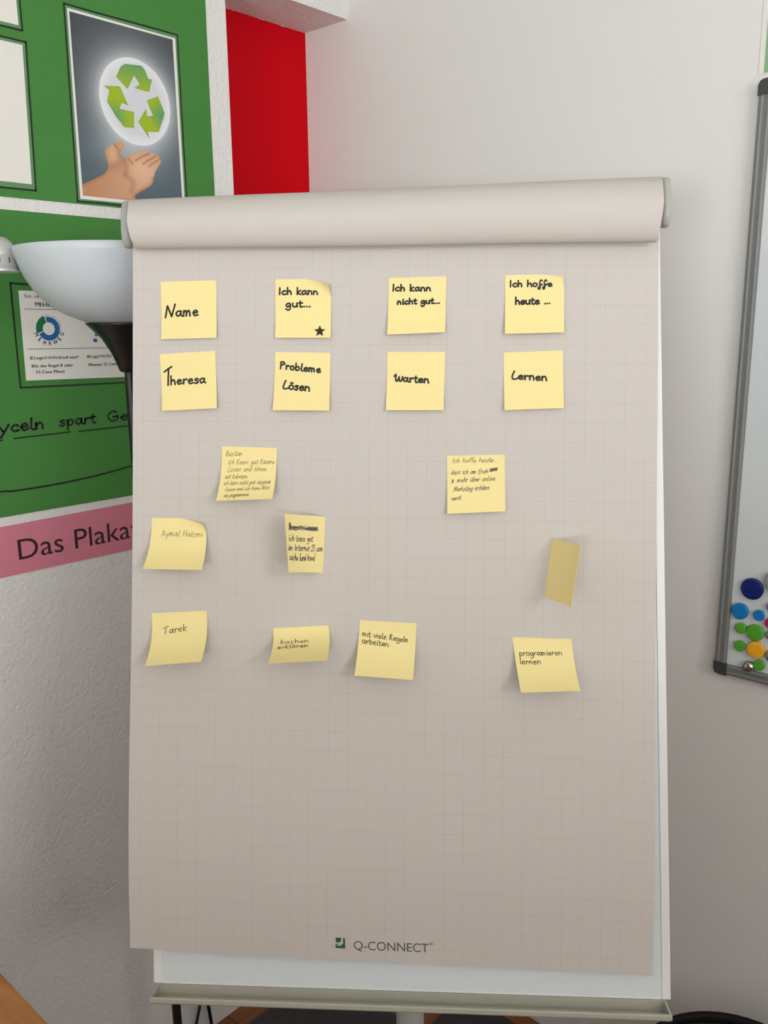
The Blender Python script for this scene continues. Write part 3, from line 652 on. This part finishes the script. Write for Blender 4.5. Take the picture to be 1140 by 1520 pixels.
p2 = thing('poster', (0.0, -0.87, 1.57), 'green poster with a deposit leaflet and a handwritten line, beside the floor lamp', 'poster', 'green posters on the left wall')
card('card', p2, 0, 0, 0, 0, 0.0006, 0.0016, M_green, [(-1350, 1316.5), (-395, 1313.5), (-395, 1832.6), (-1350, 1832.6)])
outline(p2, [(-836.3, 1537.2), (-440, 1530.5), (-440, 1708), (-793.6, 1712), (-835.8, 1713.6)], 3.0)
lf = card('leaflet', p2, 0, 0, 0, 0, 0.0017, 0.0023, M_sheetw, [(-824.9, 1548.8), (-470, 1541.5), (-470, 1699), (-822.7, 1701.6)])
bk = Ink(LM, 0.0026)
type_line(bk, 'So unterscheiden Sie', -813.9, 1689.9, 112, 5.6)
type_line(bk, 'MEHRWEG', -795.5, 1675.4, 54, 7.0, -.03, .25)
type_line(bk, 'EINWEG', -690, 1672.4, 46, 7.0, -.03, .25)
bk.stroke([(-815.5, 1670.7), (-755, 1669.8), (-500, 1667)], 0.9, 2); bk.stroke([(-816.8, 1602.7), (-660, 1600.2), (-480, 1597)], 0.9, 2)
type_line(bk, 'Logo', -806.5, 1584.8, 18, 5.2, -.02, .2); type_line(bk, 'drauf sein*', -762, 1584.0, 40, 5.2, -.02, .2)
type_line(bk, 'In der Regel 8 oder', -805.9, 1570.6, 71, 5.2, -.02, .2); type_line(bk, '15 Cent Pfand', -805, 1560.0, 52, 5.2, -.02, .2)
type_line(bk, 'Logo', -699, 1583.2, 17, 5.2, -.01, .2); type_line(bk, 'drauf sein', -652, 1582.6, 38, 5.2, -.01, .2)
type_line(bk, 'Immer 25 Cent Pfand', -698.5, 1568.3, 74, 5.2, -.01, .2)
bk.build('print_black', M_black, lf)
for wd, a in (('KANN', (-786.5, 1584.4, 22.5, 5.2, -.02, .2)), ('MUSS', (-680, 1583.0, 24, 5.2, -.01, .2))):
    ol = Ink(LM, 0.0026); type_line(ol, wd, *a); ol.build('olive_word', M_print_olive, lf)
for y, z in ((-814.5, 1584.6), (-813, 1570.8), (-706, 1583.2), (-704.5, 1568.6)):
    ol = Ink(LM, 0.0026); ol.poly([(y, z), (y + 5.2, z), (y + 5.2, z + 5.2), (y, z + 5.2)]); ol.build('bullet', M_print_olive, lf)
def arc(ink, cx, cy, r0, r1, a0, a1, n=24):
    P = [(cx + r * math.cos(math.radians(a)), cy + r * math.sin(math.radians(a))) for r, A in ((r1, np.linspace(a0, a1, n)), (r0, np.linspace(a1, a0, n))) for a in A]
    ink.poly(P)
CX, CY = -774.8, 1636.9
def ring_text(ink, text, r, a0, a1, cap, outward):
    _, _ = None, None
    for k, ch in enumerate(text):
        if ch == ' ': continue
        V, Fc = font_text(ch); Vh, _ = font_text('H'); ch_h = max(v[1] for v in Vh); mx = (max(v[0] for v in V) + min(v[0] for v in V)) / 2
        a = math.radians(a0 + (a1 - a0) * (k / (len(text) - 1))); sc = cap / ch_h
        rad = Vector((math.cos(a), math.sin(a))); tan = Vector((math.sin(a), -math.cos(a)))
        if not outward: tan = -tan
        up = rad if outward else -rad
        O = rad * (r if outward else r + cap)
        ink.tri([(CX + O.x + tan.x * (v[0] - mx) * sc * .85 + up.x * v[1] * sc, CY + O.y + tan.y * (v[0] - mx) * sc * .85 + up.y * v[1] * sc) for v in V], Fc)
bl = Ink(LM, 0.0026)
arc(bl, CX, CY, 11.0, 20.5, -155, 102, 40)
for e in (-.35, 0, .35): ring_text(bl, 'MEHRWEG', 21.8 + e, 202 + e, 338 + e, 7.2, False)
ring_text(bl, 'F\u00fcr die Umwelt', 21.6, 98, -8, 3.8, True)
bl.build('round_emblem', M_print_blue, lf); bl = Ink(LM, 0.0026); bl.poly([(-690.5, 1611.5), (-683, 1611.5), (-683, 1618), (-690.5, 1618)]); bl.build('blue_square', M_print_blue, lf); bl = Ink(LM, 0.0026); bl.poly([(-687, 1622.5), (-682, 1621.5), (-681, 1626.5), (-686, 1627.5)])
bl.build('blue_square', M_print_blue, lf)
gr = Ink(LM, 0.0026); arc(gr, CX, CY, 11.0, 23.5, 108, 199, 24); gr.build('print_green', M_print_green, lf)
hw = Ink(LM, 0.0020)
write(hw, 'Recy', -965, 1463, 104, 16, 4.2, jit=.03); write(hw, 'celn', -862, 1463, 64, 15, 4.2, jit=.03)
write(hw, 'spart', -771, 1463.5, 74, 13.5, 3.7, jit=.03); write(hw, 'Geld', -676, 1463, 84, 13.5, 3.6, jit=.03)
hw.stroke([(-960, 1449), (-878, 1449.5)], 2.6); hw.stroke([(-856.7, 1450.5), (-800, 1451), (-752, 1451.4)], 2.6); hw.stroke([(-733.6, 1450.7), (-630, 1451.2), (-590, 1452)], 2.6)
hw.build('handwriting', M_marker, p2)
cv = Ink(LM, 0.0020); cv.stroke([(-1000, 1366), (-890.4, 1361.0), (-870.9, 1358.8), (-850.7, 1358.5), (-787.7, 1359.2), (-717.9, 1363), (-659.6, 1368.8), (-590, 1377)], 3.4); cv.build('drawn_line', M_marker, p2)

sg = thing('paper_sign', (0.0, -0.77, 1.255), 'pink paper strip lettered Das Plakat, under the lower green poster', 'sign')
card('paper_strip', sg, 0, 0, 0, 0, 0.0006, 0.0014, M_pink, [(-1020, 1208.6), (-560, 1205.0), (-560, 1300.6), (-1020, 1297.6)])
def type_words(F, h, text, x0, y0, width, cap, slope, name, m, parent):
    """one part per word, spaced as in the running line"""
    span = lambda t: (lambda V: (min(v[0] for v in V), max(v[0] for v in V)))(font_text(t)[0])
    a, e = span(text); k = width / (e - a); pos = 0
    for w in text.split(' '):
        pre = text[:text.index(w, pos)]; pos = len(pre) + len(w)
        r = span(pre + w)[1]; wa, wb = span(w); l = r - (wb - wa)
        q = Ink(F, h); type_line(q, w, x0 + (l - a) * k, y0 + slope * (l - a) * k, (wb - wa) * k, cap, slope); q.build(name, m, parent)
type_words(LM, 0.0018, 'Das Plakat', -870.3, 1233.3, 246, 37.0, -.015, 'lettering', M_plum, sg)

# ------------------------------------------------------------------ floor lamp, spotlight, cords
LX, LY = 0.239, -0.766
lamp = thing('floor_lamp', (LX, LY, 0), 'black uplighter floor lamp with a white opal bowl, left of the flip chart', 'floor lamp')
lc = (LX, LY, 0)
bm = bmesh.new(); lathe(bm, lc, [(0.118, 0.0005), (0.12, 0.012), (0.112, 0.02), (0.03, 0.032), (0.014, 0.05)], n=48); from_bm('base', bm, M_blackmetal, lamp, False)
bm = bmesh.new(); lathe(bm, lc, [(0.0085, 0.05), (0.0085, 0.9), (0.0095, 0.902), (0.0095, 0.93), (0.0085, 0.932), (0.0085, 1.575)], n=24); from_bm('pole', bm, M_blackmetal, lamp, False)
bm = bmesh.new(); lathe(bm, lc, [(0.012, 1.568), (0.0155, 1.570), (0.018, 1.578), (0.026, 1.598), (0.040, 1.622), (0.060, 1.642), (0.063, 1.646), (0.05, 1.646), (0.02, 1.64)], n=48); from_bm('cup', bm, M_blackmetal, lamp, True)
bowl = [(0.03, 1.640), (0.062, 1.6475), (0.086, 1.657), (0.104, 1.667), (0.121, 1.681), (0.134, 1.696), (0.144, 1.713), (0.151, 1.730), (0.1565, 1.746), (0.159, 1.757), (0.1575, 1.7585), (0.155, 1.757), (0.152, 1.745), (0.140, 1.714), (0.118, 1.684), (0.09, 1.664), (0.06, 1.653), (0.02, 1.646)]
bm = bmesh.new(); lathe(bm, lc, bowl, n=72); from_bm('bowl', bm, M_opal, lamp, True)
bm = bmesh.new(); tube(bm, [(0.011, -0.5545, 0.15), (0.016, -0.562, 0.11), (0.02, -0.585, 0.05), (0.03, -0.61, 0.012), (0.06, -0.66, 0.005), (0.115, -0.70, 0.005), (0.15, -0.72, 0.006)], 0.0035); from_bm('cord', bm, M_blackplastic, lamp, True)
bm = bmesh.new(); tube(bm, [(0.011, -0.549, 0.15), (0.018, -0.547, 0.11), (0.022, -0.544, 0.06), (0.03, -0.545, 0.02), (0.05, -0.58, 0.0045), (0.045, -0.75, 0.0045), (0.03, -0.95, 0.0045), (0.03, -1.3, 0.0045)], 0.0042)
tag(from_bm('power_cord', bm, M_blackplastic, None, True), 'second black cord hanging from the wall socket under the pen tray', 'cord')
sk = thing('wall_socket', (0.0, -0.552, 0.17), 'small white double wall socket low on the left wall', 'wall socket')
bm = bmesh.new(); box(bm, LWALL, -0.592, -0.512, 0.135, 0.215, 0.0005, 0.009, 0.003); from_bm('cover_plate', bm, M_board_frame, sk)

SX, SY = 0.150, -0.921
sp = thing('spotlight', (0.0, SY, 1.75), 'small silver dome spotlight in front of the lower green poster, at the left picture edge', 'spotlight')
prof = [(0.0005, 1.7745), (0.008, 1.774), (0.015, 1.7715), (0.021, 1.766), (0.0245, 1.759), (0.0262, 1.7505), (0.0266, 1.748), (0.0266, 1.7275), (0.0295, 1.7235), (0.0288, 1.7222), (0.024, 1.7225), (0.0235, 1.747), (0.018, 1.76), (0.0005, 1.764)]
bm = bmesh.new(); lathe(bm, (SX, SY, 0), prof, n=48, caps=False); from_bm('shade', bm, M_silver, sp, True)
bm = bmesh.new(); lathe(bm, (SX, SY, 0), [(0.0268, 1.7285), (0.0271, 1.7290), (0.0271, 1.7465), (0.0268, 1.747)], n=48, caps=False); bd = from_bm('band', bm, M_grey_plastic, sp, True)
for k in range(12):
    a = math.radians(10 + 30 * k); F = frame((SX, SY, 0), (-math.sin(a), math.cos(a), 0), (0, 0, 1), (math.cos(a), math.sin(a), 0))
    if k < 100:
        bm = bmesh.new(); box(bm, F, -0.001, 0.001, 1.735, 1.743, 0.0268, 0.0274); from_bm('slot', bm, M_dark_plastic, bd)
bm = bmesh.new(); tube(bm, [(SX, SY + 0.006, 1.772), (SX - 0.01, SY + 0.006, 1.778), (SX - 0.03, SY - 0.02, 1.783), (SX - 0.07, SY - 0.05, 1.79), (0.006, SY - 0.06, 1.80)], 0.004); from_bm('arm', bm, M_blackmetal, sp, True)
bm = bmesh.new(); lathe(bm, (0.0018, SY - 0.06, 1.80), [(0.022, 0), (0.022, 0.008), (0.016, 0.012)], axis=(1, 0, 0), n=28); from_bm('wall_plate', bm, M_silver, sp)

# ------------------------------------------------------------------ whiteboard with magnets, green sheet above it
wb = thing('whiteboard', (1.7, 0.0, 1.0), 'white magnetic board with an aluminium frame on the right wall', 'whiteboard')
X0, X1, Z0, Z1_ = 0.932, 2.45, 1.000, 2.0165
bm = bmesh.new(); box(bm, RWALL, X0 + .01, X1 - .01, Z0 + .01, Z1_ - .01, 0.003, 0.0125); from_bm('writing_surface', bm, M_board, wb)
rw = 0.022
def rail(F, L):
    bm = bmesh.new(); pr = [(0, 0.001), (0, 0.012), (0.002, 0.017), (0.007, 0.0185), (0.009, 0.0175), (0.012, 0.0178), (0.018, 0.0195), (0.0212, 0.0185), (0.022, 0.0165), (0.022, 0.001)]
    loft(bm, [[F(y, p, h) for p, h in pr] for y in (0, L)]); from_bm('frame_rail', bm, M_alu, wb)
Hh = Z1_ - Z0; cs = 0.0245
rail(frame((X0, 0, Z0 + cs), (0, 0, 1), (1, 0, 0), (0, -1, 0)), Hh - 2 * cs); rail(frame((X1, 0, Z0 + cs), (0, 0, 1), (-1, 0, 0), (0, -1, 0)), Hh - 2 * cs)
rail(frame((X0 + cs, 0, Z0), (1, 0, 0), (0, 0, 1), (0, -1, 0)), X1 - X0 - 2 * cs); rail(frame((X0 + cs, 0, Z1_), (1, 0, 0), (0, 0, -1), (0, -1, 0)), X1 - X0 - 2 * cs)
for cx, cz, sx, sz in ((X0, Z0, 1, 1), (X1, Z0, -1, 1), (X0, Z1_, 1, -1), (X1, Z1_, -1, -1)):
    F = frame((cx, 0, cz), (sx, 0, 0), (0, 0, sz), (0, -1, 0)); R = 0.011
    q = [(R - R * math.cos(a), R - R * math.sin(a)) for a in np.linspace(0, math.pi / 2, 9)] + [(cs, 0), (cs, rw), (rw, rw), (rw, cs), (0, cs)]
    q2 = [(x + (0.0015 if x < .002 else 0), y + (0.0015 if y < .002 else 0)) for x, y in q]
    bm = bmesh.new(); loft(bm, [[F(x, y, h) for x, y in qq] for h, qq in ((0.0005, q), (0.0185, q), (0.0205, q2))]); from_bm('corner_piece', bm, M_dark_plastic, wb)
def magnet(x, z, r, th, col, lab, steel=False, base=0.0128):
    m = M_steel if steel else (MATS.get('magnet_' + col) or mat('magnet_' + col, MC[col], 0.35))
    if steel: pr = [(r * .86, 0), (r * .95, th * .1), (r, th * .35), (r * .96, th * .6), (r * .82, th * .84), (r * .5, th * .97), (0.0003, th)]
    else: pr = [(r * .93, 0), (r * .97, th * .1), (r, th * .7), (r * .985, th * .85), (r * .93, th * .97), (r * .88, th), (r * .5, th * .985), (0.0003, th * .98)]
    bm = bmesh.new(); lathe(bm, (0, 0, 0), pr, axis=(0, -1, 0), n=48)
    o = from_bm('magnet', bm, m, None, True); o.location = (x, -base, z)
    return tag(o, lab, 'magnet', 'round magnets on the whiteboard')
MC = dict(navy=rgb(4, 26, 110), grey=rgb(150, 152, 144), blue=rgb(0, 122, 196), darkgrey=rgb(120, 122, 120), magenta=rgb(190, 20, 90), green=rgb(84, 168, 46), orange=rgb(250, 178, 40))
magnet(.9895, 1.1741, .0196, .008, 'navy', 'large navy blue magnet')
magnet(1.0285, 1.1953, .0185, .012, 'grey', 'large grey magnet above and right of the navy one')
magnet(.9715, 1.1286, .0151, .008, 'blue', 'medium bright blue magnet touching the frame')
magnet(1.0046, 1.1279, .0098, .007, 'blue', 'small bright blue magnet')
magnet(1.0255, 1.1482, .0092, .007, 'darkgrey', 'small grey magnet below the large grey one')
magnet(1.0260, 1.1180, .0102, .007, 'magenta', 'small magenta magnet at the right picture edge')
magnet(.9752, 1.0970, .0101, .007, 'green', 'small green magnet left of the medium green one')
magnet(1.0010, 1.0949, .0152, .008, 'green', 'medium green magnet above the orange one')
magnet(1.0268, 1.0960, .0085, .008, '', 'small steel magnet right of the medium green one', True)
magnet(.9762, 1.0634, .0101, .007, 'green', 'small green magnet left of the orange one')
magnet(1.0045, 1.0634, .0156, .008, 'orange', 'medium yellow-orange magnet beside two small green ones')
magnet(1.0310, 1.0580, .0105, .009, '', 'steel magnet right of the orange one', True)
magnet(1.0125, 1.0360, .0101, .007, 'green', 'small green magnet partly below the orange one')
magnet(.9955, 1.0290, .0108, .014, '', 'domed steel magnet at the bottom frame rail', True)
gp = thing('green_sheet', (1.15, 0.0, 2.3), 'pale green sheet with a white border above the whiteboard', 'poster')
bm = bmesh.new(); box(bm, RWALL, 0.925, 1.42, 2.027, 2.62, 0.0006, 0.0014); from_bm('paper', bm, M_sheetw, gp)
bm = bmesh.new(); box(bm, RWALL, 0.9335, 1.41, 2.0285, 2.61, 0.0015, 0.0019); from_bm('green_print', bm, mat('pale_green_print', rgb(134, 176, 138), 0.6), gp)

# ------------------------------------------------------------------ bin, desk, floor mats
M_bin = mat('bin_plastic', rgb(9, 9, 9), 0.65, spec=0.2)
bn = thing('waste_bin', (1.132, -0.296, 0), 'round black waste bin by the right wall, below the flip chart tray', 'waste bin')
bm = bmesh.new(); lathe(bm, (1.132, -0.296, 0), [(0.130, 0.0005), (0.136, 0.006), (0.168, 0.400), (0.164, 0.400), (0.132, 0.012), (0.01, 0.010)], n=64); from_bm('body', bm, M_bin, bn, True)
bm = bmesh.new(); lathe(bm, (1.132, -0.296, 0), [(0.1635, 0.399), (0.1685, 0.396), (0.1745, 0.400), (0.176, 0.407), (0.1735, 0.4145), (0.168, 0.416), (0.1635, 0.411), (0.1630, 0.403), (0.1635, 0.399)], n=64, caps=False); from_bm('rim', bm, M_bin, bn, True)
dk = thing('desk', (0.35, -1.75, 0), 'wooden desk top against the left wall, lower left corner of the picture', 'desk')
bm = bmesh.new(); box(bm, W3, 0.004, 0.62, -2.55, -1.121, 0.715, 0.740, 0.002); from_bm('desk_top', bm, M_desk, dk)
for x in (0.06, 0.56):
    for y in (-2.49, -1.18):
        bm = bmesh.new(); box(bm, W3, x - .02, x + .02, y - .02, y + .02, 0.0005, 0.7148, 0.003); from_bm('leg', bm, M_column, dk)
for (x0, x1, y0, y1), lab in (((0.066, 0.386, -0.62, -0.214), 'dark grey floor mat lying beside the left wall'), ((0.394, 0.62, -0.32, -0.046), 'dark grey floor mat lying beside the right wall')):
    bm = bmesh.new(); box(bm, W3, x0, x1, y0, y1, 0.0005, 0.010, 0.003)
    tag(from_bm('floor_mat', bm, M_mat), lab, 'floor mat', 'grey floor mats under the flip chart')
# unseen shelving added behind the photographer's place to shade lower walls and paper
def shelf(F, L, H, n, label):
    """F: x along the run, y up, z depth towards its open front (0.35 m)"""
    sb = thing('blocker_shelf', tuple(F(L / 2, 0, 0.17)), label, 'shelf unit', 'added white shelf units that block low window light')
    bm = bmesh.new(); box(bm, F, 0, L, H - 0.025, H, 0, 0.35, 0.002); from_bm('top_panel', bm, M_board_frame, sb)
    bm = bmesh.new(); box(bm, F, .02, L - .02, 0.0005, H - 0.0255, 0, 0.012); from_bm('back_panel', bm, M_board_frame, sb)
    for k in range(n + 1):
        x = .01 + (L - .02) * k / n
        bm = bmesh.new(); box(bm, F, x - .01, x + .01, 0.0005, H - 0.0255, 0.0125, 0.35); from_bm('side_panel', bm, M_board_frame, sb)
    for z in (0.06, 0.48, 0.90):
        for k in range(n):
            x = .01 + (L - .02) * k / n; x2 = .01 + (L - .02) * (k + 1) / n
            bm = bmesh.new(); box(bm, F, x + .0105, x2 - .0105, z, z + .02, 0.0125, 0.34); from_bm('shelf_board', bm, M_board_frame, sb)
shelf(frame((SHX0, -2.95, 0), (1, 0, 0), (0, 0, 1), (0, 1, 0)), 3.5 - SHX0, 1.36, 4, 'long white shelf unit added across the room behind the viewer to block low window light')
shelf(frame((3.40, -2.55, 0), (0, 1, 0), (0, 0, 1), (-1, 0, 0)), 1.60, SHH2, 3, 'shorter white shelf unit added at right angles to the long one to block low light from the side window')
